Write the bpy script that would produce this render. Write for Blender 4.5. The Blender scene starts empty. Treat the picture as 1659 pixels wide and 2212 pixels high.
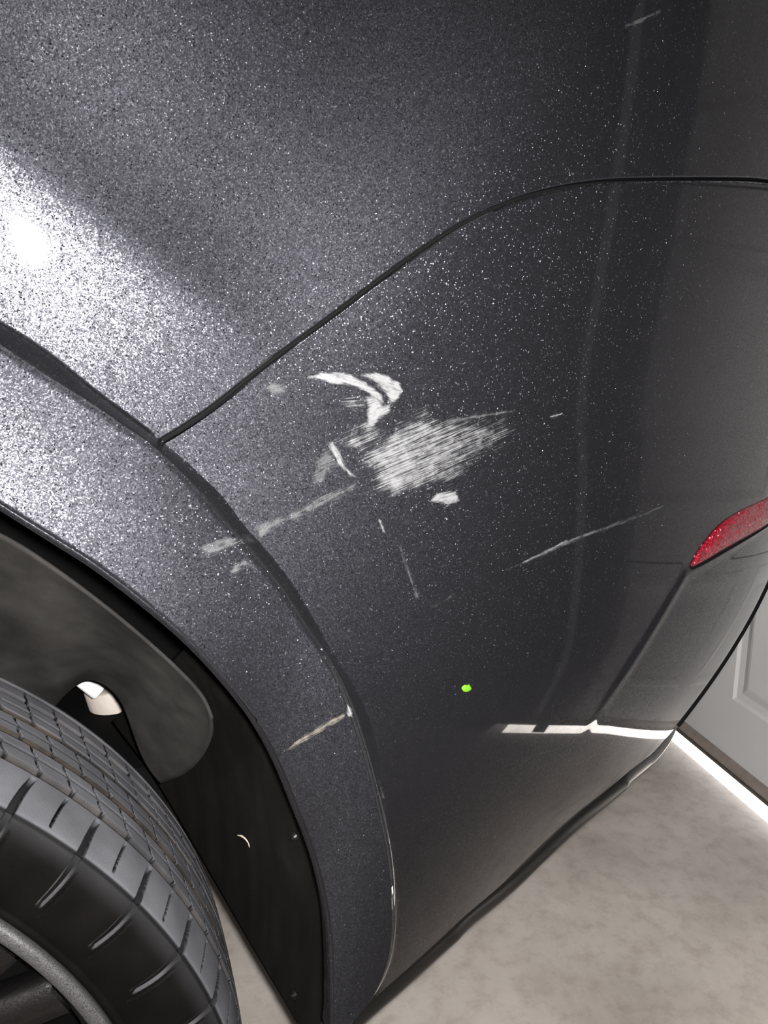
import bpy, bmesh, math, random
import numpy as np
from mathutils import Matrix, Vector
from mathutils.bvhtree import BVHTree

random.seed(4); rng = np.random.default_rng(4)
sc = bpy.context.scene
C = sc.collection

# ------------------------------------------------------------------ camera, world, lights, exposure
F = 1600.0                                   # focal length in pixels of the 1659 x 2212 frame
CX, CY = 829.5, 1106.0
CAM = np.array([0.0, 0.0, 0.927])            # phone held at 0.93 m beside the rear wheel
# columns: car length (rearwards), into the car, down; rows: image right, image down, view direction
RM = np.array([[0.97418, -0.22533, 0.01407], [-0.06406, -0.21613, 0.97426], [0.21649, 0.95001, 0.22498]])
RW = RM * np.array([1.0, 1.0, -1.0])         # rows = camera axes in world x, y, z(up)
right, down, fwd = [Vector(RW[i]) for i in range(3)]
cam_d = bpy.data.cameras.new('phone_camera'); cam = bpy.data.objects.new('phone_camera', cam_d); C.objects.link(cam)
cam_d.sensor_fit = 'VERTICAL'; cam_d.sensor_height = 36.0; cam_d.lens = 36.0 * F / 2212.0
cam_d.clip_start = 0.01; cam_d.clip_end = 200
M4 = Matrix.Identity(4)
for i in range(3):
    M4[i][0] = right[i]; M4[i][1] = -down[i]; M4[i][2] = -fwd[i]; M4[i][3] = CAM[i]
cam.matrix_world = M4
sc.camera = cam

w = bpy.data.worlds.new('daylight'); sc.world = w; w.use_nodes = True
bg = w.node_tree.nodes['Background']; bg.inputs[0].default_value = (0.86, 0.93, 1.0, 1); bg.inputs[1].default_value = 5.0
sun_d = bpy.data.lights.new('sun', 'SUN'); sun_d.energy = 75.0; sun_d.angle = 0.0093; sun_d.color = (0.95, 0.98, 1.0)
sun = bpy.data.objects.new('sun', sun_d); C.objects.link(sun); sun.rotation_euler = Vector((0.62, -0.30, 0.72)).to_track_quat('Z', 'Y').to_euler()

fl = bpy.data.lights.new('phone_flash', 'SPOT'); fl.energy = 61.0; fl.spot_size = math.radians(146); fl.spot_blend = 1.0; fl.color = (1.0, 0.985, 0.97); fl.shadow_soft_size = 0.006
flo = bpy.data.objects.new('phone_flash', fl); C.objects.link(flo)
flo.matrix_world = cam.matrix_world; flo.location = Vector(CAM) + right * 0.009 - down * 0.005 + fwd * 0.004

sc.view_settings.view_transform = 'Standard'; sc.view_settings.look = 'None'
sc.view_settings.gamma = 1.0; sc.view_settings.use_curve_mapping = False
sc.view_settings.exposure = 0.0
sc.cycles.max_bounces = 5; sc.cycles.diffuse_bounces = 2; sc.cycles.glossy_bounces = 3; sc.cycles.transparent_max_bounces = 8

# ------------------------------------------------------------------ material helpers
def new_mat(name):
    m = bpy.data.materials.new(name); m.use_nodes = True
    nt = m.node_tree; return m, nt, nt.nodes['Principled BSDF']
def N(nt, kind, **kw):
    n = nt.nodes.new(kind)
    for k, v in kw.items():
        if k.startswith('i_'):
            key = k[2:]
            n.inputs[int(key) if key.isdigit() else key].default_value = v
        else: setattr(n, k, v)
    return n
def L(nt, a, b): nt.links.new(a, b)
def ramp(nt, fac, stops):
    r = nt.nodes.new('ShaderNodeValToRGB')
    e = r.color_ramp.elements
    while len(e) < len(stops): e.new(0.5)
    for k, (p, c) in enumerate(stops): e[k].position = p; e[k].color = c
    L(nt, fac, r.inputs[0]); return r
def g(v, a=1.0): return (v, v, v, a)
def plain(name, col, rough=0.5, metal=0.0, noise=0.0, scale=40.0, bump=0.0, coat=0.0):
    m, nt, p = new_mat(name)
    p.inputs['Roughness'].default_value = rough; p.inputs['Metallic'].default_value = metal
    p.inputs['Coat Weight'].default_value = coat; p.inputs['Coat Roughness'].default_value = 0.05
    p.inputs['Base Color'].default_value = (*col, 1)
    if noise > 0 or bump > 0:
        tc = N(nt, 'ShaderNodeTexCoord'); nz = N(nt, 'ShaderNodeTexNoise', i_Scale=scale, i_Detail=8.0)
        L(nt, tc.outputs['Object'], nz.inputs['Vector'])
        if noise > 0:
            lo = [c * (1 - noise) for c in col]; hi = [min(1, c * (1 + noise)) for c in col]
            r = ramp(nt, nz.outputs['Fac'], [(0.3, (*lo, 1)), (0.7, (*hi, 1))]); L(nt, r.outputs[0], p.inputs['Base Color'])
        if bump > 0:
            b = N(nt, 'ShaderNodeBump', i_Strength=bump, i_Distance=0.002); L(nt, nz.outputs['Fac'], b.inputs['Height']); L(nt, b.outputs[0], p.inputs['Normal'])
    return m

def paint_material():
    m, nt, p = new_mat('grey_metallic_paint')
    tc = N(nt, 'ShaderNodeTexCoord'); obj = tc.outputs['Object']
    geo = N(nt, 'ShaderNodeNewGeometry')
    total = None
    for sc_, amp in ((1250.0, 0.18), (2500.0, 0.18)):
        v = N(nt, 'ShaderNodeTexVoronoi', i_Scale=sc_); L(nt, obj, v.inputs['Vector'])
        s = N(nt, 'ShaderNodeVectorMath', operation='SUBTRACT'); s.inputs[1].default_value = (0.5, 0.5, 0.5); L(nt, v.outputs['Color'], s.inputs[0])
        k = N(nt, 'ShaderNodeVectorMath', operation='SCALE'); k.inputs['Scale'].default_value = amp; L(nt, s.outputs[0], k.inputs[0])
        if total is None: total = k
        else:
            a = N(nt, 'ShaderNodeVectorMath', operation='ADD'); L(nt, total.outputs[0], a.inputs[0]); L(nt, k.outputs[0], a.inputs[1]); total = a
    # a few steeply tilted flakes that glint on their own
    v = N(nt, 'ShaderNodeTexVoronoi', i_Scale=1500.0); L(nt, obj, v.inputs['Vector'])
    sep = N(nt, 'ShaderNodeSeparateColor'); L(nt, v.outputs['Color'], sep.inputs[0])
    gt = N(nt, 'ShaderNodeMath', operation='GREATER_THAN'); gt.inputs[1].default_value = 0.87; L(nt, sep.outputs[2], gt.inputs[0])
    s3 = N(nt, 'ShaderNodeVectorMath', operation='SUBTRACT'); s3.inputs[1].default_value = (0.5, 0.5, 0.93); L(nt, v.outputs['Color'], s3.inputs[0])
    k3 = N(nt, 'ShaderNodeVectorMath', operation='SCALE'); L(nt, s3.outputs[0], k3.inputs[0])
    am = N(nt, 'ShaderNodeMath', operation='MULTIPLY'); L(nt, gt.outputs[0], am.inputs[0]); am.inputs[1].default_value = 1.1; L(nt, am.outputs[0], k3.inputs['Scale'])
    a3 = N(nt, 'ShaderNodeVectorMath', operation='ADD'); L(nt, total.outputs[0], a3.inputs[0]); L(nt, k3.outputs[0], a3.inputs[1]); total = a3
    a = N(nt, 'ShaderNodeVectorMath', operation='ADD'); L(nt, geo.outputs['Normal'], a.inputs[0]); L(nt, total.outputs[0], a.inputs[1])
    n = N(nt, 'ShaderNodeVectorMath', operation='NORMALIZE'); L(nt, a.outputs[0], n.inputs[0])
    p2 = N(nt, 'ShaderNodeBsdfPrincipled'); mix = N(nt, 'ShaderNodeMixShader'); mix.inputs[0].default_value = 0.12
    for q, ro in ((p, 0.57), (p2, 0.25)):
        L(nt, n.outputs[0], q.inputs['Normal'])
        q.inputs['Base Color'].default_value = (0.0285, 0.0285, 0.0332, 1) if ro > 0.4 else (0.085, 0.085, 0.092, 1)
        q.inputs['Metallic'].default_value = 1.0; q.inputs['Roughness'].default_value = ro
        q.inputs['Coat Weight'].default_value = 1.0; q.inputs['Coat Roughness'].default_value = 0.03; q.inputs['Coat IOR'].default_value = 1.5
    L(nt, p.outputs[0], mix.inputs[1]); L(nt, p2.outputs[0], mix.inputs[2]); L(nt, mix.outputs[0], nt.nodes['Material Output'].inputs['Surface'])
    return m

MAT = {}
MAT['paint'] = paint_material()
MAT['trim'] = plain('black_trim_plastic', (0.006, 0.0055, 0.005), 0.3, bump=0.04, scale=900)
MAT['trim'].node_tree.nodes['Principled BSDF'].inputs['Specular IOR Level'].default_value = 0.3
MAT['black'] = plain('black_plastic', (0.003, 0.003, 0.003), 0.8); MAT['black'].node_tree.nodes['Principled BSDF'].inputs['Specular IOR Level'].default_value = 0.05
MAT['galv'] = plain('galvanised_steel', (0.10, 0.10, 0.11), 0.5, 0.7, noise=0.25, scale=60)

def liner_material(name, dark, light, dust, streak):
    m, nt, p = new_mat(name)
    tc = N(nt, 'ShaderNodeTexCoord')
    n1 = N(nt, 'ShaderNodeTexNoise', i_Scale=9.0, i_Detail=6.0, i_Roughness=0.6); L(nt, tc.outputs['Object'], n1.inputs['Vector'])
    mp = N(nt, 'ShaderNodeMapping'); mp.inputs['Scale'].default_value = streak; L(nt, tc.outputs['Object'], mp.inputs['Vector'])
    n2 = N(nt, 'ShaderNodeTexNoise', i_Scale=1.0, i_Detail=5.0); L(nt, mp.outputs[0], n2.inputs['Vector'])
    r1 = ramp(nt, n1.outputs['Fac'], [(0.35, (*dark, 1)), (0.62, (*light, 1)), (0.8, (*dust, 1))])
    mx = N(nt, 'ShaderNodeMix', data_type='RGBA', blend_type='MULTIPLY'); mx.inputs[0].default_value = 0.8
    r2 = ramp(nt, n2.outputs['Fac'], [(0.35, g(0.55)), (0.7, g(1.25))])
    L(nt, r1.outputs[0], mx.inputs[6]); L(nt, r2.outputs[0], mx.inputs[7]); L(nt, mx.outputs[2], p.inputs['Base Color'])
    p.inputs['Roughness'].default_value = 0.85; p.inputs['Specular IOR Level'].default_value = 0.08
    n3 = N(nt, 'ShaderNodeTexNoise', i_Scale=1500.0, i_Detail=3.0); L(nt, tc.outputs['Object'], n3.inputs['Vector'])
    b = N(nt, 'ShaderNodeBump', i_Strength=0.35, i_Distance=0.001); L(nt, n3.outputs['Fac'], b.inputs['Height']); L(nt, b.outputs[0], p.inputs['Normal'])
    return m
MAT['felt'] = liner_material('dusty_felt', (0.018, 0.0165, 0.0155), (0.034, 0.032, 0.030), (0.066, 0.054, 0.044), (30, 30, 30))
MAT['liner'] = liner_material('dark_liner_plastic', (0.0028, 0.0026, 0.0024), (0.0050, 0.0046, 0.0042), (0.0095, 0.0088, 0.008), (90, 90, 7))

def tyre_material():
    m, nt, p = new_mat('tyre_rubber')
    at = N(nt, 'ShaderNodeAttribute', attribute_name='dust'); gr = N(nt, 'ShaderNodeAttribute', attribute_name='groove')  # dust attribute: tread dust plus glints painted along the slot edges
    tc = N(nt, 'ShaderNodeTexCoord')
    n1 = N(nt, 'ShaderNodeTexNoise', i_Scale=30.0, i_Detail=8.0); L(nt, tc.outputs['Object'], n1.inputs['Vector'])
    n2 = N(nt, 'ShaderNodeTexNoise', i_Scale=900.0, i_Detail=4.0); L(nt, tc.outputs['Object'], n2.inputs['Vector'])
    side = ramp(nt, n1.outputs['Fac'], [(0.3, (0.0018, 0.0016, 0.0015, 1)), (0.75, (0.0045, 0.0039, 0.0035, 1))])
    tread = ramp(nt, n1.outputs['Fac'], [(0.3, (0.062, 0.0625, 0.067, 1)), (0.7, (0.092, 0.0925, 0.100, 1))])
    soil = ramp(nt, n1.outputs['Fac'], [(0.35, (0.008, 0.0075, 0.007, 1)), (0.6, (0.030, 0.023, 0.017, 1))])
    m1 = N(nt, 'ShaderNodeMix', data_type='RGBA'); L(nt, at.outputs['Fac'], m1.inputs[0]); L(nt, side.outputs[0], m1.inputs[6]); L(nt, tread.outputs[0], m1.inputs[7])
    m2 = N(nt, 'ShaderNodeMix', data_type='RGBA'); L(nt, gr.outputs['Fac'], m2.inputs[0]); L(nt, m1.outputs[2], m2.inputs[6]); L(nt, soil.outputs[0], m2.inputs[7])
    ct = N(nt, 'ShaderNodeAttribute', attribute_name='cut_shade'); m3 = N(nt, 'ShaderNodeMix', data_type='RGBA'); L(nt, ct.outputs['Fac'], m3.inputs[0]); L(nt, m2.outputs[2], m3.inputs[6]); m3.inputs[7].default_value = (0.0012, 0.0012, 0.0012, 1)  # black painted into the sipes and slots as their shade
    L(nt, m3.outputs[2], p.inputs['Base Color'])
    p.inputs['Roughness'].default_value = 0.7; p.inputs['Specular IOR Level'].default_value = 0.06
    b = N(nt, 'ShaderNodeBump', i_Strength=0.3, i_Distance=0.0008); L(nt, n2.outputs['Fac'], b.inputs['Height']); L(nt, b.outputs[0], p.inputs['Normal'])
    return m
MAT['tyre'] = tyre_material()

def rim_material():
    m, nt, p = new_mat('dusty_dark_alloy')
    tc = N(nt, 'ShaderNodeTexCoord')
    n1 = N(nt, 'ShaderNodeTexNoise', i_Scale=1300.0, i_Detail=6.0, i_Roughness=0.7); L(nt, tc.outputs['Object'], n1.inputs['Vector'])
    r = ramp(nt, n1.outputs['Fac'], [(0.38, (0.05, 0.046, 0.046, 1)), (0.60, (0.20, 0.195, 0.20, 1))]); L(nt, r.outputs[0], p.inputs['Base Color'])
    p.inputs['Metallic'].default_value = 0.6; p.inputs['Roughness'].default_value = 0.42
    b = N(nt, 'ShaderNodeBump', i_Strength=0.4, i_Distance=0.0006); L(nt, n1.outputs['Fac'], b.inputs['Height']); L(nt, b.outputs[0], p.inputs['Normal'])
    return m
MAT['rim_lip'] = rim_material()
MAT['rim'] = plain('gloss_black_alloy', (0.006, 0.005, 0.005), 0.45, 0.2, bump=0.3, scale=500, coat=0.1)

def reflector_material():
    m, nt, p = new_mat('red_reflector_lens')
    tc = N(nt, 'ShaderNodeTexCoord')
    v = N(nt, 'ShaderNodeTexVoronoi', i_Scale=620.0); L(nt, tc.outputs['Object'], v.inputs['Vector'])
    r = ramp(nt, v.outputs['Color'], [(0.2, (0.11, 0.001, 0.008, 1)), (0.9, (0.34, 0.004, 0.02, 1))]); L(nt, r.outputs[0], p.inputs['Base Color'])
    s = N(nt, 'ShaderNodeVectorMath', operation='SUBTRACT'); s.inputs[1].default_value = (0.5, 0.5, 0.5); L(nt, v.outputs['Color'], s.inputs[0])
    k = N(nt, 'ShaderNodeVectorMath', operation='SCALE'); k.inputs['Scale'].default_value = 1.3; L(nt, s.outputs[0], k.inputs[0])
    geo = N(nt, 'ShaderNodeNewGeometry')
    a = N(nt, 'ShaderNodeVectorMath', operation='ADD'); L(nt, geo.outputs['Normal'], a.inputs[0]); L(nt, k.outputs[0], a.inputs[1])
    nn = N(nt, 'ShaderNodeVectorMath', operation='NORMALIZE'); L(nt, a.outputs[0], nn.inputs[0]); L(nt, nn.outputs[0], p.inputs['Normal'])
    p.inputs['Metallic'].default_value = 0.35; p.inputs['Roughness'].default_value = 0.3; p.inputs['Coat Weight'].default_value = 0.6
    return m
MAT['reflector'] = reflector_material()

def concrete_material():
    m, nt, p = new_mat('stained_concrete')
    tc = N(nt, 'ShaderNodeTexCoord')
    n1 = N(nt, 'ShaderNodeTexNoise', i_Scale=5.0, i_Detail=9.0, i_Roughness=0.62); L(nt, tc.outputs['Object'], n1.inputs['Vector'])
    n2 = N(nt, 'ShaderNodeTexNoise', i_Scale=32.0, i_Detail=6.0, i_Roughness=0.7); L(nt, tc.outputs['Object'], n2.inputs['Vector'])
    r1 = ramp(nt, n1.outputs['Fac'], [(0.33, (0.46, 0.405, 0.355, 1)), (0.5, (0.60, 0.54, 0.485, 1)), (0.66, (0.68, 0.615, 0.56, 1))])
    r2 = ramp(nt, n2.outputs['Fac'], [(0.32, (0.74, 0.70, 0.68, 1)), (0.52, (1, 1, 1, 1)), (0.75, (1.05, 1.04, 1.03, 1))])
    mx = N(nt, 'ShaderNodeMix', data_type='RGBA', blend_type='MULTIPLY'); mx.inputs[0].default_value = 0.75
    L(nt, r1.outputs[0], mx.inputs[6]); L(nt, r2.outputs[0], mx.inputs[7]); L(nt, mx.outputs[2], p.inputs['Base Color'])
    p.inputs['Roughness'].default_value = 0.75
    b = N(nt, 'ShaderNodeBump', i_Strength=0.12, i_Distance=0.004); L(nt, n2.outputs['Fac'], b.inputs['Height']); L(nt, b.outputs[0], p.inputs['Normal'])
    return m
MAT['concrete'] = concrete_material()
MAT['door'] = plain('painted_door_steel', (0.88, 0.87, 0.865), 0.45, noise=0.04, scale=6)
MAT['seal'] = plain('dusty_rubber_seal', (0.085, 0.072, 0.062), 0.8, noise=0.35, scale=80)
MAT['seal_dust'] = plain('dusty_seal_holder', (0.36, 0.30, 0.265), 0.7, noise=0.15, scale=50)
MAT['wall'] = plain('grey_plaster', (0.10, 0.10, 0.10), 0.9, noise=0.08, scale=8)
MAT['ceiling'] = plain('ceiling_board', (0.10, 0.10, 0.10), 0.9)

def scuff_material(name, col, streak_u, streak_v, amp, opac, rough=0.75, lo=0.45, hi=1.35):
    m, nt, p = new_mat(name)
    at = N(nt, 'ShaderNodeAttribute', attribute_name='mask')
    uv = N(nt, 'ShaderNodeUVMap', uv_map='streak')
    mp = N(nt, 'ShaderNodeMapping'); mp.inputs['Scale'].default_value = (streak_u, streak_v, 1); L(nt, uv.outputs[0], mp.inputs['Vector'])
    nz = N(nt, 'ShaderNodeTexNoise', i_Scale=1.0, i_Detail=7.0, i_Roughness=0.72, i_Distortion=0.6); L(nt, mp.outputs[0], nz.inputs['Vector'])
    a = N(nt, 'ShaderNodeMath', operation='SUBTRACT'); L(nt, nz.outputs['Fac'], a.inputs[0]); a.inputs[1].default_value = 0.5
    b = N(nt, 'ShaderNodeMath', operation='MULTIPLY'); L(nt, a.outputs[0], b.inputs[0]); b.inputs[1].default_value = amp
    nb = N(nt, 'ShaderNodeTexNoise', i_Scale=170.0, i_Detail=4.0, i_Roughness=0.6); L(nt, uv.outputs[0], nb.inputs['Vector'])
    b2 = N(nt, 'ShaderNodeMath', operation='MULTIPLY_ADD'); L(nt, nb.outputs['Fac'], b2.inputs[0]); b2.inputs[1].default_value = 1.5; b2.inputs[2].default_value = -0.75
    b3 = N(nt, 'ShaderNodeMath', operation='ADD'); L(nt, b.outputs[0], b3.inputs[0]); L(nt, b2.outputs[0], b3.inputs[1]); b = b3
    c = N(nt, 'ShaderNodeMath', operation='ADD'); L(nt, b.outputs[0], c.inputs[0]); L(nt, at.outputs['Fac'], c.inputs[1])
    mr = N(nt, 'ShaderNodeMapRange', interpolation_type='SMOOTHSTEP'); L(nt, c.outputs[0], mr.inputs['Value'])
    mr.inputs['From Min'].default_value = lo; mr.inputs['From Max'].default_value = hi; mr.inputs['To Max'].default_value = opac
    L(nt, mr.outputs[0], p.inputs['Alpha'])
    p.inputs['Base Color'].default_value = (*col, 1); p.inputs['Roughness'].default_value = rough
    p.inputs['Specular IOR Level'].default_value = 0.2
    return m
MAT['scuff'] = scuff_material('white_scuff', (0.155, 0.155, 0.157), 110, 900, 2.2, 0.85, lo=0.2, hi=1.15)
MAT['scuff_fan'] = scuff_material('streaked_scuff', (0.155, 0.155, 0.157), 45, 1400, 4.4, 0.80, lo=0.35, hi=1.5)
MAT['scuff_faint'] = scuff_material('faint_scuff', (0.155, 0.155, 0.155), 90, 1200, 2.6, 0.34)
MAT['scuff_tan'] = scuff_material('tan_scrape', (0.18, 0.16, 0.13), 80, 1500, 2.6, 0.55)

# ------------------------------------------------------------------ object helpers
def mesh_obj(name, verts, faces, mat, parent=None, smooth=True, collection=C):
    me = bpy.data.meshes.new(name); me.from_pydata([tuple(map(float, v)) for v in verts], [], [tuple(map(int, f)) for f in faces]); me.update()
    if smooth: me.polygons.foreach_set('use_smooth', [True] * len(me.polygons))
    o = bpy.data.objects.new(name, me); collection.objects.link(o)
    if mat: me.materials.append(MAT[mat] if isinstance(mat, str) else mat)
    if parent: o.parent = parent
    return o
def grid_faces(n, m, close_n=False, flip=False):
    i = np.arange(n if close_n else n - 1)[:, None]; j = np.arange(m - 1)[None, :]
    i2 = (i + 1) % n
    a = (i * m + j).ravel(); b = (i2 * m + j).ravel(); c = (i2 * m + j + 1).ravel(); d = (i * m + j + 1).ravel()
    f = np.stack([a, b, c, d], 1)
    return f[:, ::-1] if flip else f
def grid_obj(name, P, mat, parent=None, close_n=False, flip=False, attrs=None):
    n, m = P.shape[:2]; V = P.reshape(-1, 3); f = grid_faces(n, m, close_n, flip)
    me = bpy.data.meshes.new(name)
    me.vertices.add(len(V)); me.vertices.foreach_set('co', V.astype(np.float32).ravel())
    me.loops.add(len(f) * 4); me.loops.foreach_set('vertex_index', f.astype(np.int32).ravel())
    me.polygons.add(len(f)); me.polygons.foreach_set('loop_start', np.arange(0, len(f) * 4, 4, dtype=np.int32))
    me.polygons.foreach_set('use_smooth', np.ones(len(f), dtype=bool))
    me.update(calc_edges=True); me.validate()
    for k, v in (attrs or {}).items():
        at = me.attributes.new(k, 'FLOAT', 'POINT'); at.data.foreach_set('value', v.astype(np.float32).ravel())
    o = bpy.data.objects.new(name, me); C.objects.link(o); me.materials.append(MAT[mat])
    if parent: o.parent = parent
    return o
def box_obj(name, lo, hi, mat, parent=None, bevel=0.0):
    bm = bmesh.new(); bmesh.ops.create_cube(bm, size=1)
    lo = Vector(lo); hi = Vector(hi); s = hi - lo; c = (hi + lo) / 2
    for v in bm.verts: v.co = Vector((v.co.x * s.x, v.co.y * s.y, v.co.z * s.z)) + c
    if bevel > 0: bmesh.ops.bevel(bm, geom=bm.edges[:], offset=bevel, segments=2, affect='EDGES', profile=0.7)
    me = bpy.data.meshes.new(name); bm.to_mesh(me); bm.free()
    o = bpy.data.objects.new(name, me); C.objects.link(o); me.materials.append(MAT[mat])
    if parent: o.parent = parent
    return o
def empty(name, loc=(0, 0, 0)):
    o = bpy.data.objects.new(name, None); C.objects.link(o); o.location = loc; o.empty_display_size = 0.1
    return o
def tag(o, label, cat, group=None):
    o['label'] = label; o['category'] = cat
    if group: o['group'] = group
    return o
def struct(o): o['kind'] = 'structure'; return o

def resample(pts, n):
    pts = np.asarray(pts, float); d = np.r_[0, np.cumsum(np.linalg.norm(np.diff(pts, axis=0), axis=1))]
    t = np.linspace(0, d[-1], n); return np.stack([np.interp(t, d, pts[:, k]) for k in range(pts.shape[1])], 1)
def smooth_curve(pts, n, it=2):
    """Catmull-Rom through the points, then even spacing."""
    pts = np.asarray(pts, float); P = np.vstack([2 * pts[0] - pts[1], pts, 2 * pts[-1] - pts[-2]]); out = []
    for i in range(1, len(P) - 2):
        t = np.linspace(0, 1, 14, endpoint=False)[:, None]
        p0, p1, p2, p3 = P[i - 1], P[i], P[i + 1], P[i + 2]
        out.append(0.5 * (2 * p1 + (p2 - p0) * t + (2 * p0 - 5 * p1 + 4 * p2 - p3) * t ** 2 + (3 * p1 - p0 - 3 * p2 + p3) * t ** 3))
    out.append(P[-2][None]); Q = resample(np.vstack(out), n)
    for _ in range(it):
        R_ = Q.copy(); R_[1:-1] = (Q[:-2] + 2 * Q[1:-1] + Q[2:]) / 4; Q = R_
    return Q
def sstep(x, a, b): t = np.clip((x - a) / (b - a), 0, 1); return t * t * (3 - 2 * t)

# ------------------------------------------------------------------ the car's side as a surface y = S(x, z)
def rays(px):
    px = np.atleast_2d(np.asarray(px, float)); d = np.c_[(px[:, 0] - CX) / F, (px[:, 1] - CY) / F, np.ones(len(px))]
    return d @ RW
def xcor(z): return 0.464 + np.where(z > 0.52, 0.195 * np.tanh((z - 0.52) / 0.24), 0.25 * np.tanh((z - 0.52) / 0.33))
def line_dist(x, z, A, B):
    A = np.array(A); B = np.array(B); d = B - A; l = np.hypot(*d); d = d / l
    s = (x - A[0]) * d[0] + (z - A[1]) * d[1]; n = (x - A[0]) * -d[1] + (z - A[1]) * d[0]
    return s / l, n
CREASE_A, CREASE_B = (-0.092, 1.005), (0.050, 0.888)
LOW_A, LOW_B, LOW_C = (0.30, 0.565), (0.46, 0.70), (0.56, 0.74)         # set below from the picture of the reflector ledge
def S(x, z, feat=True):
    x = np.asarray(x, float); z = np.asarray(z, float)
    u = np.minimum(x - xcor(z), 0.14)
    y = 0.403 + 0.207 * (x + 0.1) + 0.115 * np.exp(u / 0.11)
    y = y - 0.10 * (0.02 * np.logaddexp(0, np.clip((z - 0.87) / 0.02, -50, 500)) - 0.03) + 0.05 * (np.minimum(z, 0.86) - 0.80)
    y = y + 0.80 * np.maximum(0.70 - z, 0) ** 2 * sstep(x, 0.02, 0.30)
    y = y + 0.15 * np.maximum(z - 1.0, 0) ** 2 - 0.12 * 0.02 * np.logaddexp(0, np.clip((z - 1.005) / 0.02, -50, 500)) * (1 - sstep(x, -0.06, 0.12))
    s, n = line_dist(x, z, CREASE_A, CREASE_B)
    k = 0.43 * (1 - sstep(s, 0.50, 1.45))
    dd = 0.006 * np.logaddexp(0, np.clip(n / 0.006, -50, 500))
    y = y + k * 0.046 * (1 - np.exp(-dd / 0.046))
    if feat:
        # raised lower corner of the bumper: a soft ledge under the reflector
        s2, m1 = line_dist(x, z, LOW_A, LOW_B); s3, m2 = line_dist(x, z, LOW_B, LOW_C)
        nb = np.minimum(-m1, -m2)
        y = y - (0.0003 * sstep(nb, -0.003, 0.005) * np.exp(-np.maximum(nb, 0) / 0.05) + 0.0012 * np.exp(-(nb / 0.0042) ** 2)) * sstep(s2, -0.25, 0.45)
    return y
def hit(px, off=0.0, surf=S):
    """Points where the rays through the pixels meet the side surface moved outwards by off."""
    d = rays(px); n = len(d); t0 = np.full(n, 0.2); lo = np.full(n, np.nan); hi = np.full(n, np.nan)
    fprev = None
    for t in np.arange(0.25, 1.3, 0.004):
        P = CAM + d * t; f = P[:, 1] - (surf(P[:, 0], P[:, 2]) - off)
        f = np.where(P[:, 0] > xcor(P[:, 2]) + 0.14, -1, f)
        if fprev is not None:
            c = np.isnan(lo) & (fprev < 0) & (f >= 0); lo[c] = t - 0.004; hi[c] = t
        fprev = f
    bad = np.isnan(lo)
    lo[bad] = 0.8; hi[bad] = 0.8
    for _ in range(30):
        m = (lo + hi) / 2; P = CAM + d * m[:, None]; f = P[:, 1] - (surf(P[:, 0], P[:, 2]) - off)
        hi = np.where(f >= 0, m, hi); lo = np.where(f < 0, m, lo)
    P = CAM + d * ((lo + hi) / 2)[:, None]
    P[bad] = np.nan
    return P
_l = hit([(1290, 1545), (1483, 1238), (1640, 1143)]); LOW_A, LOW_B, LOW_C = [tuple(q) for q in _l[:, [0, 2]]]
_c = hit([(0, 312), (560, 745)]); CREASE_A, CREASE_B = tuple(_c[0, [0, 2]]), tuple(_c[1, [0, 2]])

# outlines read from the photograph (pixels of the 1659 x 2212 frame)
PX_LIP = [(0, 1112), (96, 1172), (193, 1233), (289, 1305), (386, 1385), (458, 1458), (530, 1548), (585, 1645), (629, 1750), (673, 1867), (700, 1986), (709, 2084), (711, 2212), (708, 2262)]
PX_R = [(0, 697), (101, 761), (202, 842), (270, 893), (335, 942), (400, 995), (477, 1069), (528, 1135), (579, 1192), (630, 1258), (671, 1325), (712, 1398), (750, 1458), (782, 1514), (805, 1577), (822, 1662), (834, 1738), (845, 1790), (855, 1850), (861, 1920), (862, 1995), (855, 2055), (843, 2095), (826, 2132), (806, 2158)]
PX_L = [(0, 743), (101, 810), (202, 873), (270, 920), (329, 961), (400, 1028), (467, 1105), (518, 1161), (559, 1209), (615, 1281), (656, 1344), (702, 1410), (733, 1463), (759, 1522), (780, 1581), (805, 1662), (824, 1738), (836, 1790), (847, 1850), (854, 1920), (855, 1995), (848, 2055), (836, 2095), (819, 2132), (800, 2162)]
PX_SEAM = [(338, 958), (400, 922), (477, 867), (579, 784), (697, 698), (830, 597), (930, 526), (1020, 470), (1120, 428), (1180, 411), (1245, 398), (1330, 389), (1480, 386), (1640, 387)]
PX_BOT = [(806, 2158), (860, 2112), (960, 2022), (1000, 1984), (1099, 1899), (1238, 1768), (1338, 1686), (1366, 1663), (1413, 1625), (1440, 1608)]
XZ = lambda P: P[:, [0, 2]]

car = empty('car', (-0.38, 1.35, 0.0))
tag(car, 'dark grey metallic car with scuffed rear bumper parked close to the garage door', 'car')
def part(o):                     # parent to the car while keeping world coordinates
    o.parent = car; o.matrix_parent_inverse = Matrix.Translation((0.38, -1.35, 0.0)); return o

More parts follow.
